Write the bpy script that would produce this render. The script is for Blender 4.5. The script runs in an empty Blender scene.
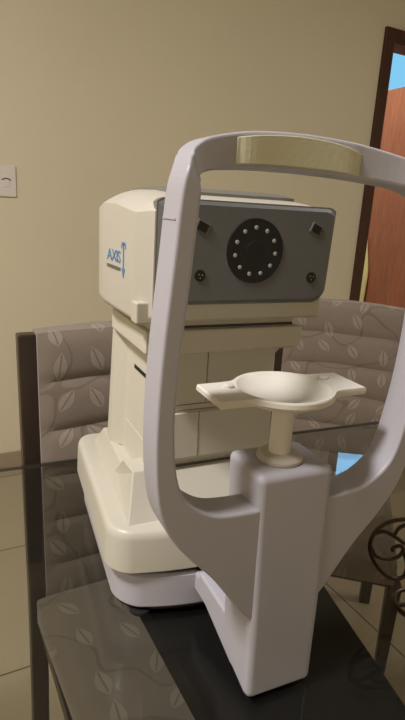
import bpy, bmesh, random
from math import *
from mathutils import Vector, Matrix
random.seed(4)
S = bpy.context.scene
COL = S.collection

# ------------------------------------------------------------------ materials
def srgb(c):
    return tuple(((v/255.)/12.92 if v/255. <= .04045 else ((v/255.+.055)/1.055)**2.4) for v in c)
class NT:
    def __init__(s, name):
        s.m = bpy.data.materials.new(name); s.m.use_nodes = True
        s.t = s.m.node_tree; s.n = s.t.nodes; s.l = s.t.links
        s.b = s.n['Principled BSDF']; s.out = s.n['Material Output']
    def node(s, typ, **k):
        x = s.n.new(typ)
        for a, v in k.items(): setattr(x, a, v)
        return x
    def link(s, a, b): s.l.new(a, b)
    def inp(s, sock, v):
        if hasattr(v, 'is_output') or isinstance(v, bpy.types.NodeSocket): s.l.new(v, sock)
        else: sock.default_value = v
    def math(s, op, a, b=None, c=None, clamp=False):
        x = s.n.new('ShaderNodeMath'); x.operation = op; x.use_clamp = clamp
        s.inp(x.inputs[0], a)
        if b is not None: s.inp(x.inputs[1], b)
        if c is not None: s.inp(x.inputs[2], c)
        return x.outputs[0]
    def mix(s, f, a, b):
        x = s.n.new('ShaderNodeMix'); x.data_type = 'RGBA'
        s.inp(x.inputs[0], f)
        for k, v in ((6, a), (7, b)):
            if isinstance(v, tuple): x.inputs[k].default_value = (*v, 1)
            else: s.l.new(v, x.inputs[k])
        return x.outputs[2]
    def coords(s, kind='Object', scale=(1, 1, 1), rot=(0, 0, 0), loc=(0, 0, 0)):
        tc = s.n.new('ShaderNodeTexCoord'); mp = s.n.new('ShaderNodeMapping')
        mp.inputs['Scale'].default_value = scale; mp.inputs['Rotation'].default_value = rot
        mp.inputs['Location'].default_value = loc
        s.l.new(tc.outputs[kind], mp.inputs[0]); return mp.outputs[0]
    def noise(s, vec, sc, det=3, rough=.5):
        x = s.n.new('ShaderNodeTexNoise'); s.l.new(vec, x.inputs['Vector'])
        x.inputs['Scale'].default_value = sc; x.inputs['Detail'].default_value = det
        x.inputs['Roughness'].default_value = rough
        return x.outputs['Fac']
    def bump(s, h, strength=.2, dist=.002):
        x = s.n.new('ShaderNodeBump'); x.inputs['Strength'].default_value = strength
        x.inputs['Distance'].default_value = dist; s.l.new(h, x.inputs['Height'])
        s.l.new(x.outputs[0], s.b.inputs['Normal'])
    def set(s, col=None, rough=None, metal=None, spec=None):
        if col is not None:
            if isinstance(col, tuple): s.b.inputs['Base Color'].default_value = (*col, 1)
            else: s.l.new(col, s.b.inputs['Base Color'])
        if rough is not None: s.inp(s.b.inputs['Roughness'], rough)
        if metal is not None: s.b.inputs['Metallic'].default_value = metal
        if spec is not None: s.b.inputs['Specular IOR Level'].default_value = spec
        return s.m

def plain(name, c, rough=.5, metal=0, var=.04, sc=8, bump=0, bsc=60):
    n = NT(name); v = n.coords('Object')
    c = srgb(c); f = n.noise(v, sc)
    lo = tuple(x*(1-var) for x in c); hi = tuple(min(1, x*(1+var)) for x in c)
    n.set(n.mix(f, lo, hi), rough, metal)
    if bump: n.bump(n.noise(v, bsc, 4), bump, .001)
    return n.m

def leaf_fabric(name, rx=0):
    """taupe upholstery woven with scattered pale leaves, dark midribs and thin winding stems"""
    n = NT(name)
    tc = n.n.new('ShaderNodeTexCoord')
    sp = n.n.new('ShaderNodeSeparateXYZ'); n.l.new(tc.outputs['Object'], sp.inputs[0])
    cb = n.n.new('ShaderNodeCombineXYZ')
    n.l.new(sp.outputs[0], cb.inputs[0])
    # object Y and Z share one running length so that front faces and seat tops both carry the motif
    n.l.new(n.math('ADD', sp.outputs[1], sp.outputs[2]), cb.inputs[1])
    P = cb.outputs[0]
    base = srgb((132, 119, 108)); pale = srgb((170, 158, 145)); dark = srgb((104, 91, 81))
    col = n.mix(n.noise(tc.outputs['Object'], 26, 4), tuple(x*.9 for x in base), tuple(x*1.08 for x in base))
    # stems
    dn = n.noise(P, 5.5, 1)
    st = n.math('ABSOLUTE', n.math('SUBTRACT', dn, .5))
    stem = n.math('LESS_THAN', st, .0075)
    col = n.mix(n.math('MULTIPLY', stem, .55), col, dark)
    def leaves(scale, off, L, Wd, stren, col):
        mp = n.n.new('ShaderNodeMapping'); mp.inputs['Location'].default_value = off
        n.l.new(P, mp.inputs[0])
        vo = n.n.new('ShaderNodeTexVoronoi'); vo.voronoi_dimensions = '2D'; vo.inputs['Scale'].default_value = scale
        vo.inputs['Randomness'].default_value = .45
        n.l.new(mp.outputs[0], vo.inputs['Vector'])
        sub = n.n.new('ShaderNodeVectorMath'); sub.operation = 'SUBTRACT'
        n.l.new(mp.outputs[0], sub.inputs[0]); n.l.new(vo.outputs['Position'], sub.inputs[1])
        sc = n.n.new('ShaderNodeSeparateColor'); n.l.new(vo.outputs['Color'], sc.inputs[0])
        rot = n.n.new('ShaderNodeVectorRotate'); rot.rotation_type = 'Z_AXIS'
        n.l.new(sub.outputs[0], rot.inputs['Vector'])
        n.l.new(n.math('MULTIPLY_ADD', sc.outputs[0], 1.6, -.8), rot.inputs['Angle'])
        s2 = n.n.new('ShaderNodeSeparateXYZ'); n.l.new(rot.outputs[0], s2.inputs[0])
        x, y = s2.outputs[0], s2.outputs[1]
        t = n.math('DIVIDE', y, L)
        w = n.math('MULTIPLY', n.math('SUBTRACT', 1., n.math('MULTIPLY', t, t)), Wd)
        w = n.math('MULTIPLY', w, n.math('MULTIPLY_ADD', t, -.25, 1.))
        ax = n.math('ABSOLUTE', x)
        edge = n.math('SUBTRACT', w, ax)
        mask = n.math('MULTIPLY', edge, 700., clamp=True)
        keep = n.math('GREATER_THAN', sc.outputs[1], .04)
        mask = n.math('MULTIPLY', mask, keep)
        veins = n.math('SINE', n.math('ADD', n.math('MULTIPLY', y, 800.), n.math('MULTIPLY', ax, -900.)))
        vv = n.math('MULTIPLY', n.math('MULTIPLY_ADD', veins, .12, .88), mask)
        col = n.mix(n.math('MULTIPLY', vv, stren), col, pale)
        mid = n.math('MULTIPLY', n.math('LESS_THAN', ax, .0016), n.math('LESS_THAN', n.math('ABSOLUTE', y), L*.8))
        rim = n.math('MULTIPLY', n.math('LESS_THAN', n.math('ABSOLUTE', edge), .0013), n.math('LESS_THAN', n.math('ABSOLUTE', y), L))
        rim = n.math('MULTIPLY', rim, .3)
        mid = n.math('MULTIPLY', n.math('MAXIMUM', mid, rim), keep)
        return n.mix(n.math('MULTIPLY', mid, .65), col, dark), mask
    col, m1 = leaves(12.5, (.03+rx, .02, 0), .0275, .0135, .52, col)
    n.set(col, .85, 0, .2)
    n.b.inputs['Sheen Weight'].default_value = .25
    n.bump(n.noise(tc.outputs['Object'], 420, 2), .25, .0008)
    return n.m

def glass_sheet():
    n = NT('clear_glass'); n.n.remove(n.b)
    geo = n.n.new('ShaderNodeNewGeometry')
    dt = n.n.new('ShaderNodeVectorMath'); dt.operation = 'DOT_PRODUCT'
    n.l.new(geo.outputs['Incoming'], dt.inputs[0]); n.l.new(geo.outputs['Normal'], dt.inputs[1])
    c = n.math('ABSOLUTE', dt.outputs['Value'])
    f = n.math('MULTIPLY_ADD', n.math('POWER', n.math('SUBTRACT', 1., c), 5.), .98, .016)
    tr = n.n.new('ShaderNodeBsdfTransparent'); tr.inputs[0].default_value = (.77, .78, .76, 1)
    gl = n.n.new('ShaderNodeBsdfGlossy'); gl.inputs['Roughness'].default_value = .012
    gl.inputs[0].default_value = (1, 1, 1, 1)
    mx = n.n.new('ShaderNodeMixShader'); n.l.new(f, mx.inputs[0]); n.l.new(tr.outputs[0], mx.inputs[1]); n.l.new(gl.outputs[0], mx.inputs[2])
    df = n.n.new('ShaderNodeBsdfDiffuse'); df.inputs[0].default_value = (.62, .61, .58, 1)
    m2 = n.n.new('ShaderNodeMixShader'); m2.inputs[0].default_value = .006; n.l.new(mx.outputs[0], m2.inputs[1]); n.l.new(df.outputs[0], m2.inputs[2])
    n.l.new(m2.outputs[0], n.out.inputs[0])
    return n.m

def wood(name, a, b, sc=(1, 1, 1), rough=.4, nsc=14, det=5):
    n = NT(name); v = n.coords('Object', sc)
    f = n.noise(v, nsc, det, .6)
    f = n.math('MULTIPLY_ADD', n.math('SUBTRACT', f, .5), 1.8, .5, clamp=True)
    n.set(n.mix(f, srgb(a), srgb(b)), rough); n.bump(f, .08, .001)
    return n.m

def wallpaint(name, c):
    n = NT(name); v = n.coords('Object')
    c = srgb(c)
    n.set(n.mix(n.noise(v, 1.3, 4), tuple(x*.95 for x in c), tuple(min(1, x*1.04) for x in c)), .75)
    n.bump(n.noise(v, 90, 4), .12, .001)
    return n.m

def tiles():
    n = NT('beige_floor_tile'); v = n.coords('Object', (1, 1, 1), (0, 0, 0), TILE_OFF)
    br = n.n.new('ShaderNodeTexBrick'); n.l.new(v, br.inputs['Vector'])
    br.offset = 0; br.squash = 1
    br.inputs['Scale'].default_value = 1; br.inputs['Brick Width'].default_value = .56; br.inputs['Row Height'].default_value = .56
    br.inputs['Mortar Size'].default_value = .0028; br.inputs['Mortar Smooth'].default_value = .1
    br.inputs['Color1'].default_value = (*srgb((196, 180, 152)), 1); br.inputs['Color2'].default_value = (*srgb((190, 174, 146)), 1)
    br.inputs['Mortar'].default_value = (*srgb((92, 80, 64)), 1)
    f = n.noise(n.coords('Object'), 4, 5)
    col = n.mix(n.math('MULTIPLY', f, .25), br.outputs['Color'], srgb((168, 150, 122)))
    n.set(col, .22)
    return n.m
TILE_OFF = (-.07, -.13, 0)

M = dict(
    cream=plain('cream_plastic', (196, 190, 177), .38, var=.02),
    white=plain('pale_lilac_plastic', (174, 171, 179), .42, var=.02),
    chin=plain('ivory_chin_plastic', (222, 217, 207), .35, var=.015),
    column=plain('ivory_column_plastic', (206, 200, 186), .45, var=.02),
    grey=plain('slate_grey_plastic', (98, 98, 98), .45, var=.05, bump=.05),
    cap=plain('mid_grey_plastic', (120, 118, 112), .5),
    gap=plain('black_rubber', (16, 14, 13), .7),
    blackgl=plain('black_gloss_window', (9, 10, 12), .3),
    led=plain('pale_led_lens', (165, 165, 160), .3),
    screw=plain('dull_socket', (48, 42, 38), .35),
    pad=plain('olive_beige_foam', (206, 203, 176), .7, var=.05, bump=.2, bsc=300),
    blue=plain('blue_print', (70, 128, 176), .5),
    seam=plain('dull_tan_seam', (128, 118, 98), .7),
    ink=plain('grey_print', (92, 92, 88), .5),
    flange=plain('worn_steel_flange', (186, 178, 164), .35),
    fabric=leaf_fabric('leaf_woven_fabric'),
    fabric2=leaf_fabric('leaf_woven_fabric_shifted', .061),
    darkwood=wood('dark_stained_wood', (34, 24, 18), (58, 42, 32), (3, 3, .4), .35),
    blackwood=plain('near_black_lacquered_wood', (17, 11, 8), .85, var=.15),
    doorwood=wood('red_brown_door_wood', (128, 70, 42), (176, 104, 66), (9, 9, .7), .32, 6, 6),
    framewood=wood('dark_door_frame_wood', (52, 26, 18), (78, 42, 28), (6, 6, .5), .45),
    wall=wallpaint('warm_cream_wall', (218, 208, 182)),
    wall2=wallpaint('pale_blue_wall', (168, 200, 214)),
    ceil=wallpaint('ceiling_paint', (214, 208, 196)),
    baseb=plain('ceramic_baseboard', (158, 142, 120), .35),
    metal=plain('satin_chrome', (190, 185, 175), .22, 1),
    iron=plain('bronzed_iron', (62, 48, 32), .38, .75, var=.25, sc=60),
    plate=plain('white_switch_plastic', (222, 214, 208), .4),
    curtain=plain('straw_yellow_curtain', (222, 204, 140), .8),
    glass=glass_sheet(),
    glassedge=plain('dark_green_glass_edge', (62, 60, 50), .25),
    floor=tiles(),
)
def glow(name, c, k):
    n = NT(name); n.set((.02, .03, .04), .3); n.b.inputs['Emission Color'].default_value = (*c, 1); n.b.inputs['Emission Strength'].default_value = k
    return n.m
M['blackwood'].node_tree.nodes['Principled BSDF'].inputs['Specular IOR Level'].default_value = .15
M['glow_low'] = glow('dim_blue_glow', (.22, .58, .85), 1.)
M['glow_high'] = glow('bright_blue_glow', (.25, .60, 1.), 6.)  # emissive blue for the added panes, upper one stronger for its reflection

# ------------------------------------------------------------------ mesh helpers
def mkobj(name, bm, mat, parent=None, loc=(0, 0, 0), rot=(0, 0, 0), bevel=0, seg=3, smooth=True, sub=0, ang=35, soft=False):
    bmesh.ops.recalc_face_normals(bm, faces=bm.faces[:])
    me = bpy.data.meshes.new(name); bm.to_mesh(me); bm.free()
    if smooth and (not bevel or soft):
        for p in me.polygons: p.use_smooth = True
        if not soft: me.set_sharp_from_angle(angle=radians(24))
    o = bpy.data.objects.new(name, me); COL.objects.link(o)
    me.materials.append(M[mat] if isinstance(mat, str) else mat)
    o.location = loc; o.rotation_euler = rot
    if parent: o.parent = parent
    if bevel:
        b = o.modifiers.new('bevel', 'BEVEL'); b.width = bevel; b.segments = seg; b.limit_method = 'ANGLE'; b.angle_limit = radians(ang)
        b.harden_normals = False
    if sub:
        b = o.modifiers.new('sub', 'SUBSURF'); b.levels = sub; b.render_levels = sub
    return o
def box(x0, x1, y0, y1, z0, z1, bm=None):
    bm = bm or bmesh.new()
    v = [bm.verts.new((x, y, z)) for x in (x0, x1) for y in (y0, y1) for z in (z0, z1)]
    for f in ((0, 1, 3, 2), (4, 6, 7, 5), (0, 4, 5, 1), (2, 3, 7, 6), (0, 2, 6, 4), (1, 5, 7, 3)):
        bm.faces.new([v[i] for i in f])
    return bm
def loft(rings, bm=None, closed=False, caps=True):
    bm = bm or bmesh.new()
    R = [[bm.verts.new(p) for p in r] for r in rings]
    n = len(R[0]); K = len(R)
    for i in range(K if closed else K-1):
        a, b = R[i], R[(i+1) % K]
        for j in range(n): bm.faces.new((a[j], a[(j+1) % n], b[(j+1) % n], b[j]))
    if caps and not closed: bm.faces.new(R[0]); bm.faces.new(R[-1])
    return bm
def prism(pts, lo, hi, axis, bm=None):
    """polygon pts extruded along axis: 'x' -> pts are (y,z); 'y' -> (x,z); 'z' -> (x,y)"""
    def P(a, b, t): return {'x': (t, a, b), 'y': (a, t, b), 'z': (a, b, t)}[axis]
    return loft([[P(a, b, lo) for a, b in pts], [P(a, b, hi) for a, b in pts]], bm)
def disc(c, r, axis, t, n=32, ry=None, bm=None):
    ry = ry or r; pts = [(c[0]+r*cos(2*pi*i/n), c[1]+ry*sin(2*pi*i/n)) for i in range(n)]
    return prism(pts, t[0], t[1], axis, bm)
def rrect(x0, x1, y0, y1, r, k=6):
    o = []
    for cx, cy, a in ((x1-r, y1-r, 0), (x0+r, y1-r, 90), (x0+r, y0+r, 180), (x1-r, y0+r, 270)):
        for i in range(k+1):
            t = radians(a+90*i/k); o.append((cx+r*cos(t), cy+r*sin(t)))
    return o
def catmull(P, k=4):
    P = [Vector(p) for p in P]; out = []
    for i in range(len(P)-1):
        a, b, c, d = P[max(i-1, 0)], P[i], P[i+1], P[min(i+2, len(P)-1)]
        for j in range(k):
            t = j/k
            out.append(.5*((2*b)+(c-a)*t+(2*a-5*b+4*c-d)*t*t+(3*b-a-3*c+d)*t**3))
    out.append(P[-1]); return out
def lathe(prof, n=32, bm=None, c=(0, 0)):
    rings = [[(c[0]+r*cos(2*pi*i/n), c[1]+r*sin(2*pi*i/n), z) for i in range(n)] for r, z in prof]
    return loft(rings, bm)
def tube(pts, r, n=8, bm=None, flat=1.):
    pts = [Vector(p) for p in pts]; rings = []; up = Vector((0, -1, 0))
    for i, p in enumerate(pts):
        t = (pts[min(i+1, len(pts)-1)]-pts[max(i-1, 0)]).normalized()
        s = t.cross(up)
        if s.length < 1e-3: s = t.cross(Vector((1, 0, 0)))
        s.normalize(); q = s.cross(t).normalized()
        rings.append([p+s*(r*cos(2*pi*k/n))+q*(r*flat*sin(2*pi*k/n)) for k in range(n)])
    return loft(rings, bm)
def empty(name, loc, rz=0):
    o = bpy.data.objects.new(name, None); COL.objects.link(o); o.location = loc; o.rotation_euler = (0, 0, rz)
    o.empty_display_size = .05; return o
def tag(o, label, cat, group=None):
    o['label'] = label; o['category'] = cat
    if group: o['group'] = group
    return o
def struct(o): o['kind'] = 'structure'; return o

# ------------------------------------------------------------------ camera
F = 540.; PITCH = radians(15.8); ROLL = radians(3.4); H = 1.24
cam = bpy.data.cameras.new('camera'); co = bpy.data.objects.new('camera', cam); COL.objects.link(co)
fwd = Vector((0, cos(PITCH), -sin(PITCH))); up0 = Vector((0, sin(PITCH), cos(PITCH))); r0 = Vector((1, 0, 0))
rt = r0*cos(ROLL)+up0*sin(ROLL); up = -r0*sin(ROLL)+up0*cos(ROLL)
co.matrix_world = Matrix(((rt.x, up.x, -fwd.x, 0), (rt.y, up.y, -fwd.y, 0), (rt.z, up.z, -fwd.z, H), (0, 0, 0, 1)))
cam.sensor_fit = 'VERTICAL'; cam.sensor_height = 36; cam.lens = 36*F/720; cam.clip_start = .01
S.camera = co

# ------------------------------------------------------------------ room (local frame: x along the back wall, y towards it)
WY = radians(28.5); D = 2.468
room_rot = (0, 0, WY)
X0, X1, Y0, CH = -2.2, 3.6, -2.0, 2.8        # dining room
DX0, DX1, DH = 2.392, 3.20, 2.160              # door opening
FX0, FX1, FY = 1.6, 5.6, 4.2                  # room beyond
def rm(name, bm, mat, bevel=0, smooth=False):
    return struct(mkobj(name, bm, mat, rot=room_rot, bevel=bevel, smooth=smooth))
rm('floor', box(X0-.1, FX1+.1, Y0-.1, FY+.1, -.1, 0), 'floor')
rm('ceiling', box(X0-.1, X1+.1, Y0-.1, D+.12, CH, CH+.1), 'ceil')
rm('ceiling_far', box(FX0-.1, FX1+.1, D+.12, FY+.1, 3.3, 3.4), 'wall2')
bm = box(X0-.1, DX0, D, D+.12, 0, 3.4); box(DX1, FX1+.1, D, D+.12, 0, 3.4, bm); box(DX0, DX1, D, D+.12, DH, 3.4, bm)
rm('wall_back', bm, 'wall')
rm('wall_left', box(X0-.1, X0, Y0, D, 0, CH), 'wall')
rm('wall_right', box(X1, X1+.1, Y0, D, 0, CH), 'wall')
rm('wall_front', box(X0-.1, X1+.1, Y0-.1, Y0, 0, CH), 'wall')
rm('wall_far', box(FX0-.1, FX1+.1, FY, FY+.1, 0, 3.3), 'wall2')
rm('wall_far_left', box(FX0-.1, FX0, D+.12, FY, 0, 3.3), 'wall2')
rm('wall_far_right', box(FX1, FX1+.1, D+.12, FY, 0, 3.3), 'wall2')
rm('baseboard_back', box(X0, DX0-.062, D-.012, D, 0, .075), 'baseb', .002)
rm('baseboard_left', box(X0, X0+.012, Y0, D-.012, 0, .075), 'baseb', .002)
# door frame (dark wood trim with a lining that runs through the wall)
bm = box(DX0-.062, DX0, D-.018, D, 0, DH+.062); box(DX0, DX0+.006, D-.018, D+.12, 0, DH, bm)
box(DX1, DX1+.062, D-.018, D, 0, DH+.062, bm); box(DX1-.014, DX1, D-.018, D+.12, 0, DH, bm)
box(DX0, DX1, D-.018, D, DH, DH+.062, bm); box(DX0+.006, DX1-.014, D-.018, D+.12, DH-.008, DH, bm)
rm('trim_1', bm, 'framewood', .002)
# door leaf swung into the room beyond
hx, hy = DX1-.014, D+.10
dr = empty('door_1', (cos(WY)*hx-sin(WY)*hy, sin(WY)*hx+cos(WY)*hy, 0), WY+radians(87.6)); struct(dr)
mkobj('door_leaf', box(0, .76, 0, .036, .006, DH-.02), 'doorwood', dr, bevel=.002, smooth=False)
for s in (-1, 1):
    y0 = .036 if s > 0 else 0
    prof = [(.026, 0), (.026, .006), (.010, .008), (.009, .026), (.018, .032), (.025, .042), (.025, .050), (.018, .058), (.004, .061)]
    mkobj('door_knob', lathe(prof, 28), 'metal', dr, loc=(.705, y0, 1.065), rot=(radians(-90 if s > 0 else 90), 0, 0))
mkobj('latch_plate', box(.7602, .7615, .006, .030, .96, 1.14), 'metal', dr)

# added window with blue-glowing panes in the room beyond, dim below, bright above
wr = struct(mkobj('added_window_1', box(3.3, 5.2, FY-.03, FY, 2.33, 2.38), 'framewood', rot=room_rot, smooth=False))
bm = box(3.3, 5.2, FY-.03, FY, 2.76, 2.80); box(3.3, 5.2, FY-.03, FY, 3.22, 3.27, bm); box(3.3, 3.35, FY-.03, FY, 2.33, 3.27, bm); box(5.15, 5.2, FY-.03, FY, 2.33, 3.27, bm)
mkobj('added_window_frame', bm, 'framewood', wr, smooth=False)
mkobj('dim_glow_pane', box(3.35, 5.15, FY-.015, FY-.008, 2.38, 2.76), 'glow_low', wr, smooth=False)
mkobj('bright_glow_pane', box(3.35, 5.15, FY-.015, FY-.008, 2.80, 3.22), 'glow_high', wr, smooth=False)
# towel looped over the inner knob of the open door
bm = bmesh.new(); rows = []
for k in range(15):
    t = k/14; z = 1.052-.56*t; wd = .030+.060*min(1, t*2.2); row = []
    for i in range(17):
        u = i/16-.5
        row.append(bm.verts.new((.700+u*2*wd, .052+.010*sin(u*17+t*2)*min(1, t*3+.3)+.010*t, z-.012*cos(u*5)*(1-t))))
    rows.append(row)
for a_, b_ in zip(rows, rows[1:]):
    for j_ in range(16): bm.faces.new((a_[j_], a_[j_+1], b_[j_+1], b_[j_]))
tw = mkobj('hand_towel', bm, 'curtain'); tw.matrix_basis = dr.matrix_basis.copy(); tw.modifiers.new('solid', 'SOLIDIFY').thickness = .006
tag(tw, 'pale yellow towel hanging from the knob of the open brown door', 'towel')

# light switch
sw = empty('light_switch', (cos(WY)*.364-sin(WY)*D, sin(WY)*.364+cos(WY)*D, 1.297), WY)
tag(sw, 'white plastic wall switch plate at the left edge of the cream wall', 'light switch')
mkobj('cover_plate', prism(rrect(-.039, .039, -.062, .062, .006), -.009, 0, 'y'), 'plate', sw, bevel=.002)
mkobj('rocker', prism(rrect(-.014, .014, -.024, .024, .003), -.0112, -.0088, 'y'), 'plate', sw, bevel=.001)
arc = [(-.017+.034*i/10, -.0118, .004+.006*sin(pi*i/10)) for i in range(11)]
mkobj('switch_mark', tube(arc, .0024, 6, flat=.35), 'ink', sw)

# ------------------------------------------------------------------ table
TY = radians(22.6)
ea, eb = Vector((-.358, .891, 0)), Vector((.349, 1.202, 0))
tdir = (eb-ea).normalized(); tn = Vector((-tdir.y, tdir.x, 0))
tc0 = ea+tdir*.36                                   # a point on the far edge
tb = empty('glass_dining_table', (tc0.x, tc0.y, 0), atan2(tdir.y, tdir.x))
tag(tb, 'dining table with clear glass top over dark wooden board, carrying the eye examination machine', 'table')
mkobj('glass_top', prism(rrect(-.92, .92, -.92, 0, .03), .750, .760, 'z'), 'glass', tb, smooth=False)
bm = box(-.89, .89, -.0003, .0008, .7520, .7580); box(-.89, .89, -.9212, -.9195, .7502, .7598, bm)
for sx in (-1, 1): box(*sorted((sx*.9195, sx*.9212)), -.89, -.03, .7502, .7598, bm)
mkobj('polished_edge', bm, 'glassedge', tb, smooth=False)
def tl(x, y):
    v = Vector((x, y, 0))-tc0; return (v.dot(tdir), v.dot(tn))
L0, L1 = Vector((-.144, .739, 0)), Vector((.026, .424, 0)); R0, R1 = Vector((.186, .63, 0)), Vector((.229, .47, 0))
def on(a, b, y): t = (y-a.y)/(b.y-a.y); p = a+(b-a)*t; return tl(p.x, p.y)
BH = .7498
mkobj('support_board', prism([on(L0, L1, .20), on(L0, L1, .78), on(R0, R1, .84), on(R0, R1, .20)], .718, BH, 'z'), 'blackwood', tb, bevel=.002, smooth=False)
cx = tl(.20, .24)
mkobj('pedestal', prism([(cx[0]-.07, cx[1]-.05), (cx[0]+.07, cx[1]-.05), (cx[0]+.07, cx[1]+.05), (cx[0]-.07, cx[1]+.05)], 0, .7178, 'z'), 'darkwood', tb, bevel=.003, smooth=False)
for sx in (-.84, .84):
    for sy in (-.85, -.16):
        mkobj('leg', box(sx-.035, sx+.035, sy-.035, sy+.035, 0, .7498), 'darkwood', tb, bevel=.004)

# ------------------------------------------------------------------ chairs  (local: x along the back, y = backwards, origin floor under front-left post centre)
def make_chair(name, label, fab, w=.40):
    t = empty(name, (0, 0, 0)); tag(t, label, 'chair', None)
    pw = .034; dp = .42
    def lean(z): return .035*max(0, z-.44)/.56
    for x in (0, w-pw):                              # rear posts run floor to top, leaning back a little above the seat
        rings = []
        for z, yy in ((0, .014), (.25, .002), (.44, 0), (.75, lean(.75)), (.97, lean(.97)), (1.0, lean(1))):
            rings.append([(x, yy-.0, z), (x+pw, yy, z), (x+pw, yy+.03, z), (x, yy+.03, z)])
        mkobj('back_post', loft(rings), 'darkwood', t, bevel=.004)
    for x in (.006, w-pw-.006):                       # front legs, tapered
        rings = [[(x+k, -dp+k, z), (x+pw-k, -dp+k, z), (x+pw-k, -dp+pw-k, z), (x+k, -dp+pw-k, z)] for z, k in ((0, .006), (.2, .003), (.40, 0))]
        mkobj('leg', loft(rings), 'darkwood', t, bevel=.003)
    bm = box(.03, w-.03, -dp+.016, -dp+.034, .385, .413); box(.03, w-.03, -.03, -.012, .385, .413, bm)
    box(.016, .034, -dp+.03, -.005, .385, .413, bm); box(w-.034, w-.016, -dp+.03, -.005, .385, .413, bm)
    mkobj('seat_rail', bm, 'darkwood', t, bevel=.002)
    # seat cushion: domed grid
    bm = bmesh.new(); nx, ny = 22, 20; g = []
    x0, x1, y0, y1 = .010, w-.010, -dp-.02, -.011
    def se(u): return (1-abs(2*u-1)**5)
    for top in (1, 0):
        G = []
        for i in range(nx+1):
            r_ = []
            for j in range(ny+1):
                u, v = i/nx, j/ny
                k = (se(u)*se(v))**.5
                z = .473+.028*k+.006*sin(pi*u)*sin(pi*v) if top else .415
                fr = (1-v)
                xx = x0+(x1-x0)*u; xx = (xx-w/2)*(1-.10*fr)+w/2
                r_.append(bm.verts.new((xx, y0+(y1-y0)*v, z)))
            G.append(r_)
        g.append(G)
        for i in range(nx):
            for j in range(ny): bm.faces.new((G[i][j], G[i+1][j], G[i+1][j+1], G[i][j+1]))
    T, B = g
    for i in range(nx):
        bm.faces.new((T[i][0], B[i][0], B[i+1][0], T[i+1][0])); bm.faces.new((T[i][ny], T[i+1][ny], B[i+1][ny], B[i][ny]))
    for j in range(ny):
        bm.faces.new((T[0][j], T[0][j+1], B[0][j+1], B[0][j])); bm.faces.new((T[nx][j], B[nx][j], B[nx][j+1], T[nx][j+1]))
    mkobj('seat', bm, fab, t, bevel=.006, ang=50, soft=True)
    # backrest: five quilted rolls between the posts, fabric front and back
    zs = .445; ze = 1.003; n = 6; prof = []
    K = n*8
    for k in range(K+1):
        z = zs+(ze-zs)*k/K; ph = (k % 8)/8
        d = .0085*(max(0, sin(pi*ph)))**.45
        if k == K or k == 0: d = 0
        prof.append((z, d))
    rings = []
    xs = [pw-.002]+[pw-.002+(w-2*pw+.004)*i/24 for i in range(1, 24)]+[w-pw+.002]
    for i, x in enumerate(xs):
        u = i/24; kx = (1-abs(2*u-1)**8)**.5; sag = .004*sin(2*pi*u*1.5+1)
        ring = []
        bulge = .010*sin(pi*u)
        for z, d in prof: ring.append((x, lean(z)-.010-(d*kx), z+bulge*(z-zs)/(ze-zs)*.9+.0015*sin(9*u+z*20)))
        for z, d in reversed(prof): ring.append((x, lean(z)+.036+(d*kx)*.5, z+bulge*(z-zs)/(ze-zs)*.9))
        rings.append(ring)
    mkobj('backrest', loft(rings), fab, t, bevel=0)
    return t
ch = make_chair('dining_chair', 'upholstered leaf-patterned dining chair at left, dark post and seat seen under the glass', 'fabric')
ch.location = (-.33+.030*sin(radians(28)), .93-.030*cos(radians(28)), 0); ch.rotation_euler = (0, 0, radians(28)); ch['group'] = 'leaf-patterned dining chairs'
ch2 = make_chair('dining_chair', 'upholstered leaf-patterned dining chair on the right behind the white head frame', 'fabric2')
yw = radians(-12); b2 = Vector((cos(yw), sin(yw), 0)); m2 = Vector((-sin(yw), cos(yw), 0))
fr = Vector((.496, 1.087, 0))                        # front right leg
o2 = fr-b2*.385+m2*.43
ch2.location = o2; ch2.rotation_euler = (0, 0, yw); ch2.scale = (1, 1, .985); ch2['group'] = 'leaf-patterned dining chairs'

# ------------------------------------------------------------------ wrought iron centrepiece
ci = empty('iron_centrepiece', (.272, .585, .7602), radians(6))
tag(ci, 'dark bronzed wrought iron scroll ornament standing on the glass at right edge', 'ornament')
A = [(-.001, .1294), (-.0234, .128), (-.039, .1225), (-.0499, .1114), (-.0538, .0945), (-.0485, .076), (-.0353, .057), (-.0191, .0451), (-.0035, .0464), (-.001, .0626), (-.008, .0815)]
B = [(-.051, .11), (-.0387, .1128), (-.0249, .1057), (-.0104, .0958), (.0009, .09), (.012, .084), (.022, .08)]
Cc = [(-.0519, .0903), (-.0436, .0774), (-.0287, .073), (-.0149, .0758), (-.01, .0858), (-.0149, .0915), (-.0234, .0887), (-.0228, .0844)]
Dd = [(-.0238, .1071), (-.0201, .1155), (-.0131, .1197), (-.0018, .1211), (.010, .117), (.022, .110)]
A = [(.024, .122), (.012, .128)]+A
for sx in (1, -1):
    bm = bmesh.new()
    for P, r, y in ((A, .0026, 0), (B, .0024, -.0015), (Cc, .0024, 0), (Dd, .0024, .001)):
        pts = catmull([(.024+sx*(x-.024), y, z) for x, z in P], 6)
        tube(pts, r, 8, bm)
    mkobj('scroll', bm, 'iron', ci)
mkobj('stem', tube([(.024, 0, .004), (.024, 0, .07), (.024, 0, .15)], .0035), 'iron', ci)
ring = [(.024+.030*cos(2*pi*i/40), .030*sin(2*pi*i/40), .0035) for i in range(40)]
bm = bmesh.new()
rr = []
for x, y, z in ring:
    d = Vector((x-.024, y, 0)).normalized()
    rr.append([Vector((x, y, z))+d*(.0032*cos(2*pi*k/8))+Vector((0, 0, .0032*sin(2*pi*k/8))) for k in range(8)])
loft(rr, bm, closed=True); tube([(-.006, 0, .0035), (.024, 0, .006), (.054, 0, .0035)], .0028, 8, bm)
mkobj('foot_ring', bm, 'iron', ci)

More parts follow.
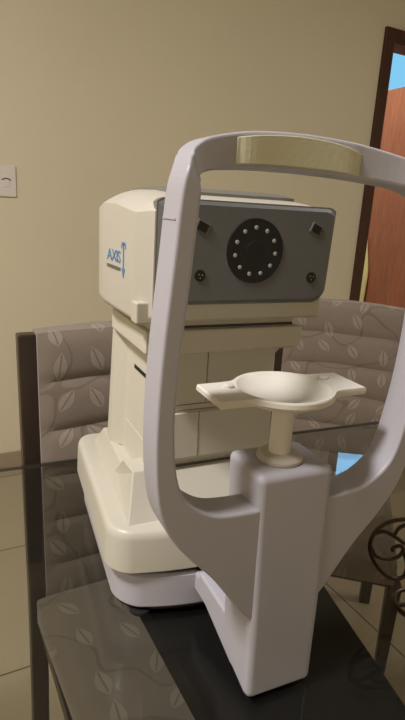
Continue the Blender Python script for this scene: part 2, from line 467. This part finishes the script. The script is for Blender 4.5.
# ------------------------------------------------------------------ eye examination machine (local: x right, y = depth away from patient, z up from the glass)
PSI = radians(25)
ar = empty('eye_examination_machine', (-.088+.135*cos(PSI), .533+.135*sin(PSI), .760), PSI)
tag(ar, 'cream and grey tabletop eye examination machine with white chin rest and forehead frame', 'medical device')
UC = -.003
def plan(x0, x1, y0, y1, r, bow=0, k=6, taper=0):
    """rounded rectangle plan whose front edge bows out towards the patient"""
    P = rrect(x0, x1, y0, y1, r, k); out = []
    # refine the front edge
    m = (x0+x1)/2; h = (x1-x0)/2
    for i, p in enumerate(P):
        out.append(p)
        if i == 3*(k+1)-1:                    # between the two front corners
            q = P[i+1]
            for j in range(1, 12): out.append((p[0]+(q[0]-p[0])*j/12, p[1]+(q[1]-p[1])*j/12))
    res = []
    for x, y in out:
        t = max(0, (y1-y)/(y1-y0)); res.append((x*(1-taper*max(0, min(1, (y-y0)/(y1-y0)))), y-bow*(1-((x-m)/h)**2)*t**2))
    return res
def stack(levels, bm=None):
    """levels: list of (plan points, z)"""
    return loft([[(x, y, z) for x, y in P] for P, z in levels], bm)
def off(x0, x1, y0, y1, r, bow, d): return plan(x0+d, x1-d, y0+d, y1-d, max(.004, r-d), bow, 12, .14)
# fixed lower base
a = (-.130, .124, .008, .285, .030, .030)
mkobj('lower_base', stack([(off(*a, .002), .011), (off(*a, 0), .014), (off(*a, 0), .0545), (off(*a, .003), .057)]), 'white', ar)
mkobj('base_skirt', stack([(off(*a, .006), .004), (off(*a, .004), .011)]), 'gap', ar)
mkobj('shadow_gap', stack([(off(*a, .006), .057), (off(*a, .006), .0640)]), 'gap', ar)
for x in (-.100, .094):
    for y in (.006, .235):
        mkobj('foot', lathe([(.010, 0), (.013, .002), (.013, .006), (.009, .0065)], 24, c=(x, y)), 'gap', ar)
# sliding upper base
b = (-.1415, .1355, .002, .288, .028, .024)
mkobj('sliding_base', stack([(off(*b, .002), .0635), (off(*b, .0), .066), (off(*b, .0012), .107), (off(*b, .0018), .1105), (off(*b, .0030), .1138), (off(*b, .0046), .1162), (off(*b, .0065), .1175), (off(*b, .0085), .118)]), 'cream', ar)
# column foot: chamfered pedestal
def rect(x0, x1, y0, y1, z): return [(x0, y0, z), (x1, y0, z), (x1, y1, z), (x0, y1, z)]
def tp(x, y): return x*(1-.16*max(0, y)/.28)
def quad(x0, x1, y0, y1, z): return [(tp(x0, y0), y0, z), (tp(x1, y0), y0, z), (tp(x1, y1), y1, z), (tp(x0, y1), y1, z)]
bm = loft([quad(-.1150, .109, .020, .255, .1175), quad(-.103, .098, .050, .232, .148)])
mkobj('column_skirt', bm, 'cream', ar, bevel=.0012, ang=15)
bm = loft([[(-.1155, .0105, .1175), (.1095, .0105, .1175), (.0955, .140, .1175), (-.1015, .140, .1175)], [(-.0995, .0470, .1670), (.0935, .0470, .1670), (.096, .083, .1670), (-.102, .083, .1670)]])
mkobj('column_toe', bm, 'cream', ar, bevel=.0012, ang=15)
# column
bm = loft([rect(-.0800, .0890, .046, .185, .140), rect(-.0800, .0860, .046, .165, .336)])
mkobj('column', bm, 'column', ar, bevel=.003)
for s in (-1, 1):                                     # raised rims framing the recessed side doors
    def q(y, z, k): return (.0035+s*({0: .0825, 1: .0955}[k]), y, z)
    rings = [[q(.203, .145, 0), q(.200, .145, 1), q(.182, .145, 1), q(.160, .150, 0)],
             [q(.176, .338, 0), q(.173, .336, 1), q(.160, .320, 1), q(.140, .306, 0)],
             [q(.046, .338, 0), q(.046, .336, 1), q(.046, .320, 1), q(.046, .306, 0)]]
    mkobj('side_rim', loft(rings), 'column', ar, bevel=.001)
    xx = sorted((.0035+s*.0834, .0035+s*.0844) if s < 0 else (.0035+s*.083, .0035+s*.0860))
    xx = (-.0806, -.0790) if s < 0 else (.0860, .0880)
    mkobj('side_slot', box(xx[0], xx[1], .066, .112, .2785, .2835), 'gap', ar, smooth=False)
    mkobj('door_seam', box(xx[0]+.0003, xx[1]-.0003, .047, .150, .1955, .1965), 'chin', ar, smooth=False)
# seams scored on the column front
bm = bmesh.new()
for z, h in ((.2475, .0009), (.2405, .0007)): box(-.0800, .0870, .0452, .0465, z, z+h, bm)
box(-.0185, -.0178, .0422, .0465, .178, .238, bm); box(-.0095, -.0088, .0452, .0465, .25, .323, bm)
mkobj('front_seam', bm, 'seam', ar, smooth=False)
mkobj('front_panel', prism([(-.079, .178), (.0875, .178), (.0865, .238), (-.079, .238)], .0430, .0465, 'y'), 'column', ar, bevel=.0012)
mkobj('foot_gap', box(-.080, .088, .0430, .0465, .1672, .1690), 'screw', ar, smooth=False)
# shoulder ledge under the head
bm = loft([rect(-.093, .098, .030, .158, .317), rect(-.0975, .104, .020, .160, .322), rect(-.0975, .104, .020, .160, .3455), rect(-.096, .1025, .0215, .158, .3470)])
mkobj('shoulder_ledge', bm, 'column', ar, bevel=.0025)
mkobj('neck_gap', box(-.090, .094, .028, .155, .347, .3590), 'column', ar, smooth=False)
mkobj('neck_seam', box(-.089, .093, .0265, .030, .3480, .3505), 'screw', ar, smooth=False)
# head shell lofted along its depth; the cheeks are flat and meet the crowned top at a crisp edge
def sec(x0, x1, z0, z1, rx, h, rb, y, k=8):
    o = []
    for i in range(k+1): q = i/k; o.append((x1-rx*q, y, z1-h*(1-q)**2))
    for i in range(k+1): q = 1-i/k; o.append((x0+rx*q, y, z1-h*(1-q)**2))
    for i in range(k+1): t = radians(180+90*i/k); o.append((x0+rb+rb*cos(t), y, z0+rb+rb*sin(t)))
    for i in range(k+1): t = radians(270+90*i/k); o.append((x1-rb+rb*cos(t), y, z0+rb+rb*sin(t)))
    r = []
    for x, yy, z in o:
        if x > .05: x = .05+(x-.05)*(1-.16*max(0, min(1, (.425-z)/.06))**1.6)
        r.append((x, yy, z))
    return r
st = [(.000, -.0985, .1185, .364, .4835, .03, .010, .006), (.0045, -.1005, .1205, .361, .4865, .035, .013, .007), (.0165, -.1118, .1250, .3585, .4895, .042, .018, .008), (.020, -.1136, .1265, .358, .4900, .045, .0185, .008),
      (.080, -.1153, .1290, .358, .4955, .05, .0175, .008), (.125, -.1182, .1290, .358, .4960, .05, .0175, .010), (.150, -.1175, .123, .359, .492, .05, .02, .012), (.200, -.100, .106, .366, .484, .04, .03, .016), (.245, -.084, .092, .374, .472, .03, .03, .02), (.262, -.070, .078, .386, .460, .03, .03, .02)]
mkobj('head_shell', loft([sec(x0, x1, z0, z1, a, h, c, y) for y, x0, x1, z0, z1, a, h, c in st]), 'cream', ar)
for s in (-1, 1):                                     # squared lower corners of the cheeks
    x_ = (-.1140, -.096) if s < 0 else (.094, .1145)
    mkobj('cheek_corner', box(x_[0], x_[1], .005, .024, .3590, .3820), 'cream', ar, bevel=.002)
# grey front module, a little barrelled at its lower right and left
def gsec(d, y): return sec(-.0965+d, .1175-d, .3805+d, .4865-d, .010, .004, .016, y)
mkobj('face_panel', loft([gsec(.0045, -.0050), gsec(.0012, -.0020), gsec(0, .002), gsec(0, .012)]), 'grey', ar)
mkobj('reveal', loft([gsec(-.0008, -.0008), gsec(-.0008, .008)]), 'cap', ar)
bm = disc((.0145, .4375), .0345, 'y', (-.0062, -.004), 48)
lw = mkobj('lens_window', bm, 'blackgl', ar, bevel=.0005)
mkobj('lens_bore', disc((.0145, .4375), .0115, 'y', (-.0066, -.006), 32), 'gap', lw, bevel=.0003)
for i in range(11):
    t = 2*pi*(i+.25)/11+pi/2-.09
    mkobj('led', lathe([(.0024, 0), (.0022, .0005), (.001, .0009)], 16), 'led', lw, loc=(.0145+.0248*cos(t), -.0060, .4375+.0248*sin(t)), rot=(radians(90), 0, 0))
for x, z, rz in ((.0905, .4630, 24), (-.049, .4605, 24)):
    wm = Matrix.Rotation(radians(rz), 3, 'Y')
    P = [wm @ Vector((cx, 0, cz)) for cx, cz in ((-.0075, -.006), (.0075, -.006), (.0075, .006), (-.0075, .006))]
    w_ = mkobj('sensor_window', prism([(x+p.x, z+p.z) for p in P], -.0062, -.004, 'y'), 'grey', ar, bevel=.0006)
    P = [p*.74 for p in P]
    mkobj('sensor_glass', prism([(x+p.x, z+p.z) for p in P], -.0066, -.0060, 'y'), 'blackgl', w_)
for x, z in ((.0905, .4095), (-.049, .411)):
    w_ = mkobj('sensor_socket', disc((x, z), .0062, 'y', (-.0062, -.004), 28), 'blackgl', ar, bevel=.0005)
    for a_ in (.4, 2.5, 4.6): mkobj('socket_pin', disc((x+.0024*cos(a_), z+.0024*sin(a_)), .0008, 'y', (-.0068, -.0060), 10), 'metal', w_)
# grey crown plate
mkobj('crown_plate', stack([(plan(-.070, .104, .045, .215, .03), .486), (plan(-.070, .104, .045, .215, .03), .4955), (plan(-.062, .098, .055, .208, .03), .4985), (plan(-.050, .086, .075, .195, .03), .5005)]), 'cap', ar)
# printed mark on the left cheek
fc = bpy.data.curves.new('axis_text', 'FONT'); fc.body = 'AXIS'; fc.size = .0185; fc.extrude = .0002; fc.space_character = .92
to = bpy.data.objects.new('tmp', fc); COL.objects.link(to); bpy.context.view_layer.update()
me = bpy.data.meshes.new_from_object(to.evaluated_get(bpy.context.evaluated_depsgraph_get())); bpy.data.objects.remove(to)
# local text x -> -y, text y -> z, facing -x
tx = bpy.data.objects.new('axis_lettering', me); COL.objects.link(tx); me.materials.clear(); me.materials.append(M['blue'])
xs_ = [v.co.x for v in me.vertices]; wdt = max(xs_)-min(xs_)
for v in me.vertices: v.co.x = (v.co.x-min(xs_))/wdt*.047
tx.matrix_basis = Matrix(((0, 0, -1, -.1222), (-1, 0, 0, .1095), (0, 1, 0, .4155), (0, 0, 0, 1))); tx.parent = ar
bm = prism([(.1105, .4070), (.062, .4070), (.062, .4105), (.1105, .4105)], -.1225, -.1215, 'x')
mkobj('caption_bar', bm, 'ink', ar, smooth=False)
EY = .0520
bm = prism([(EY+.0016, .4385), (EY-.0016, .4385), (EY-.0016, .4110), (EY+.0016, .4110)], -.1225, -.1212, 'x')
prism([(EY, .4000), (EY+.0055, .4110), (EY-.0055, .4110)], -.1225, -.1212, 'x', bm)
for sgn in (1, -1):
    Pn = [(EY+sgn*(.0035+.0042*cos(radians(t))), .4335+.0055*sin(radians(t))) for t in range(-20, 200, 20)]
    Pi = [(EY+sgn*(.0035+.0024*cos(radians(t))), .4335+.0030*sin(radians(t))) for t in range(180, -40, -20)]
    prism(Pn+Pi, -.1225, -.1212, 'x', bm)
mkobj('emblem', bm, 'blue', ar, smooth=False)

for o_ in (tx, bpy.data.objects['caption_bar'], bpy.data.objects['emblem']):   # lay the print on the slightly splayed cheek
    for v in o_.data.vertices:
        if o_ is tx: y_ = .1095-v.co.x; v.co.z += -(.1222-(.1136+.0280*(y_-.020)+.0366*max(0, y_-.080)+.0004))
        else: v.co.x += .1222-(.1136+.0280*(v.co.y-.020)+.0366*max(0, v.co.y-.080)+.0002)
# ---- head frame (ring), swept from block to block
C0 = -.006
O_ = [(.025, .088), (.045, .108), (.062, .132), (.080, .157), (.102, .181), (.119, .203), (.131, .226), (.1365, .252), (.139, .290), (.1385, .335), (.136, .380), (.133, .415), (.1295, .455), (.1275, .480), (.1245, .500), (.1175, .5155), (.107, .5250), (.092, .5320), (.060, .5390), (.030, .5420), (0, .5430)]
I_ = [(.025, .219), (.040, .219), (.060, .2195), (.080, .222), (.096, .230), (.110, .243), (.1175, .260), (.1215, .285), (.1230, .315), (.1220, .345), (.1195, .382), (.1165, .415), (.1135, .452), (.1120, .472), (.1110, .485), (.1090, .4950), (.1040, .5030), (.0900, .5075), (.060, .5110), (.030, .5125), (0, .5130)]
O2 = catmull([(x, 0, z) for x, z in O_], 4); I2 = catmull([(x, 0, z) for x, z in I_], 4)
def ease(z): t = max(0, min(1, (z-.25)/.17)); return t*t*(3-2*t)
def wide(x, z): return x*(1+.115*ease(z)*min(1, x/.10))        # the right upright stands a little further out
OO = [(-p.x, p.z) for p in O2]+[(wide(p.x, p.z), p.z) for p in reversed(O2[:-1])]
II = [(-p.x, p.z) for p in I2]+[(wide(p.x, p.z), p.z) for p in reversed(I2[:-1])]
def bow(x, ix):
    k = 1.115 if x > .05 else 1; t = max(0, min(1, (.1105*k-abs(ix))/.0018)); u = min(1, abs(x)/(.114*k))
    return t*(.008+.028*sqrt(max(0, 1-u**2.2)))
YF, YB = -.152, -.118
rings = []
for (ox, oz), (ix, iz) in zip(OO, II):
    bb = bow(ox, ix) if oz > .49 else 0; yb = YB
    rings.append([(C0+ox, YF+bb, oz), (C0+ox, yb+bb, oz), (C0+ix, yb+bb, iz), (C0+ix, YF+bb, iz)])
mkobj('head_frame', loft(rings), 'white', ar, bevel=.0035, ang=50)
for s in (-1, 1):                                     # parting seam low on each upright's top
    bm = box(C0+s*.1283-.0008, C0+s*.1283+.0008, YF+.004, YB-.003, .4700, .4710)
    mkobj('frame_seam', bm, 'white', ar)
# forehead pad, curved with the bar
Z0 = [(-.062, .5135), (-.035, .5155), (0, .5160), (.035, .5155), (.062, .5135)]
Z1 = [(-.062, .5335), (-.035, .5375), (0, .5395), (.035, .5375), (.062, .5320)]
A0 = catmull([(x, 0, z) for x, z in Z0], 6); A1 = catmull([(x, 0, z) for x, z in Z1], 6)
rings = []
for p, q_ in zip(A0, A1):
    e_ = 1-(abs(p.x)/.0625)**8; th = .006*max(.25, e_)
    yb = YF+bow(p.x-.008, p.x-.008)+.001
    rings.append([(C0-.008+p.x, yb, p.z), (C0-.008+p.x, yb-th, p.z), (C0-.008+q_.x, yb-th, q_.z), (C0-.008+q_.x, yb, q_.z)])
mkobj('forehead_pad', loft(rings), 'pad', ar, bevel=.0015)
# centre block
bm = loft([[(-.0400, -.156, .0012), (.0385, -.156, .0012), (.0385, -.096, .0185), (-.0400, -.096, .0185)], rect(-.0415, .0385, -.1550, -.093, .10), rect(-.0460, .0365, -.153, -.089, .252)])
mkobj('centre_block', bm, 'white', ar, bevel=.0075, seg=6)
# arm from the block into the base
bm = prism([(-.120, .0115), (-.050, .033), (.012, .033), (.012, .057), (-.0275, .057), (-.0275, .0635), (-.120, .0635)], -.0392, .0375, 'x')
mkobj('base_arm', bm, 'white', ar, bevel=.003)
# chin rest stem, flange, cup
mkobj('chin_stem', lathe([(.0105, .2525), (.0105, .304)], 32, c=(-.008, -.122)), 'chin', ar)
mkobj('stem_flange', lathe([(.0215, .2518), (.0225, .253), (.0225, .256), (.019, .2585), (.013, .2595), (.0107, .2600)], 40, c=(-.007, -.122)), 'flange', ar)
def cup():
    bm = bmesh.new(); cx, cy = -.0040, -.1125; R = .0500; n = 72; zt = .3215
    # plan outline: bowl circle united with two flat wings
    hw, wf, wb = .0800, -.137, -.086
    def rad(t):
        c, s = cos(t), sin(t); r = R/sqrt(c**2+(s*1.02)**2)
        # wing rectangle in this direction
        rr = 1e9
        if abs(c) > 1e-6: rr = hw/abs(c)
        yy = (wb-cy) if s > 0 else (wf-cy)
        if abs(s) > 1e-6: rr = min(rr, yy/s)
        k = 12.; m_ = max(r, min(rr, .2)); return min(1e9, (r**k+min(rr, .2)**k)**(1/k)*.985)
    ts = [2*pi*i/n for i in range(n)]
    for a_, b_ in ((hw, wb-cy), (-hw, wb-cy), (-hw, wf-cy), (hw, wf-cy)): ts.append(atan2(b_, a_) % (2*pi))
    ts = sorted(set(round(t, 5) for t in ts))
    def ringz(f, z, lim=None):
        o = []
        for t in ts:
            r = rad(t)*f
            if lim: r = min(r, lim)
            o.append((cx+r*cos(t), cy+r*sin(t), z(r) if callable(z) else z))
        return o
    Rb = .0450
    bowl = lambda r: zt-.0003-.0135*(1-(r/Rb)**2)**.9 if r < Rb else zt
    top = [[(cx+Rb*k*cos(t), cy+Rb*k*sin(t), bowl(Rb*k*.9999)) for t in ts] for k in (.03, .2, .4, .6, .75, .87, .95, 1)]
    low = [[(cx+(Rb-.004)*k*cos(t), cy+(Rb-.004)*k*sin(t), zt-.0075-.0135*max(0, 1-k*k)**.6) for t in ts] for k in (1, .93, .8, .6, .4, .2, .03)]
    loft(top+[ringz(.985, zt), ringz(1, zt-.0015), ringz(1, zt-.0055), ringz(.98, zt-.0070)]+low, bm)
    return bm
cu = mkobj('chin_rest', cup(), 'chin', ar)
for s in (-1, 1):
    mkobj('paper_pin', lathe([(.0050, .3214), (.0050, .3235), (.0042, .3242), (.0015, .3244)], 24, c=(-.0035+s*.0535, -.101)), 'chin', cu)

# ------------------------------------------------------------------ lights
def area(name, loc, size, power, col, target=None, shape='DISK'):
    l = bpy.data.lights.new(name, 'AREA'); l.shape = shape; l.size = size; l.energy = power; l.color = col
    o = bpy.data.objects.new(name, l); COL.objects.link(o); o.location = loc
    t = Vector(target) if target else Vector(loc)-Vector((0, 0, 1))
    o.rotation_euler = (t-Vector(loc)).to_track_quat('-Z', 'Y').to_euler(); return o
def rp(x, y, z): return (cos(WY)*x-sin(WY)*y, sin(WY)*x+cos(WY)*y, z)
area('ceiling_lamp_light', (-1.0, -.15, 2.74), .35, 60, (1, .975, .955))
area('ambient_fill_light', (1.6, 1.3, 2.74), .5, 13, (1, .97, .95))  # unseen extra light, added as soft ambient fill
area('far_room_fill_light', rp(2.2, 3.3, 3.2), .4, 40, (1, .85, .72))  # unseen light added to brighten the open door leaf
W = bpy.data.worlds.new('world'); S.world = W; W.use_nodes = True
W.node_tree.nodes['Background'].inputs[0].default_value = (.05, .05, .05, 1)
S.view_settings.view_transform = 'Standard'; S.view_settings.look = 'None'; S.view_settings.exposure = 0; S.view_settings.gamma = 1
S.view_settings.use_curve_mapping = False
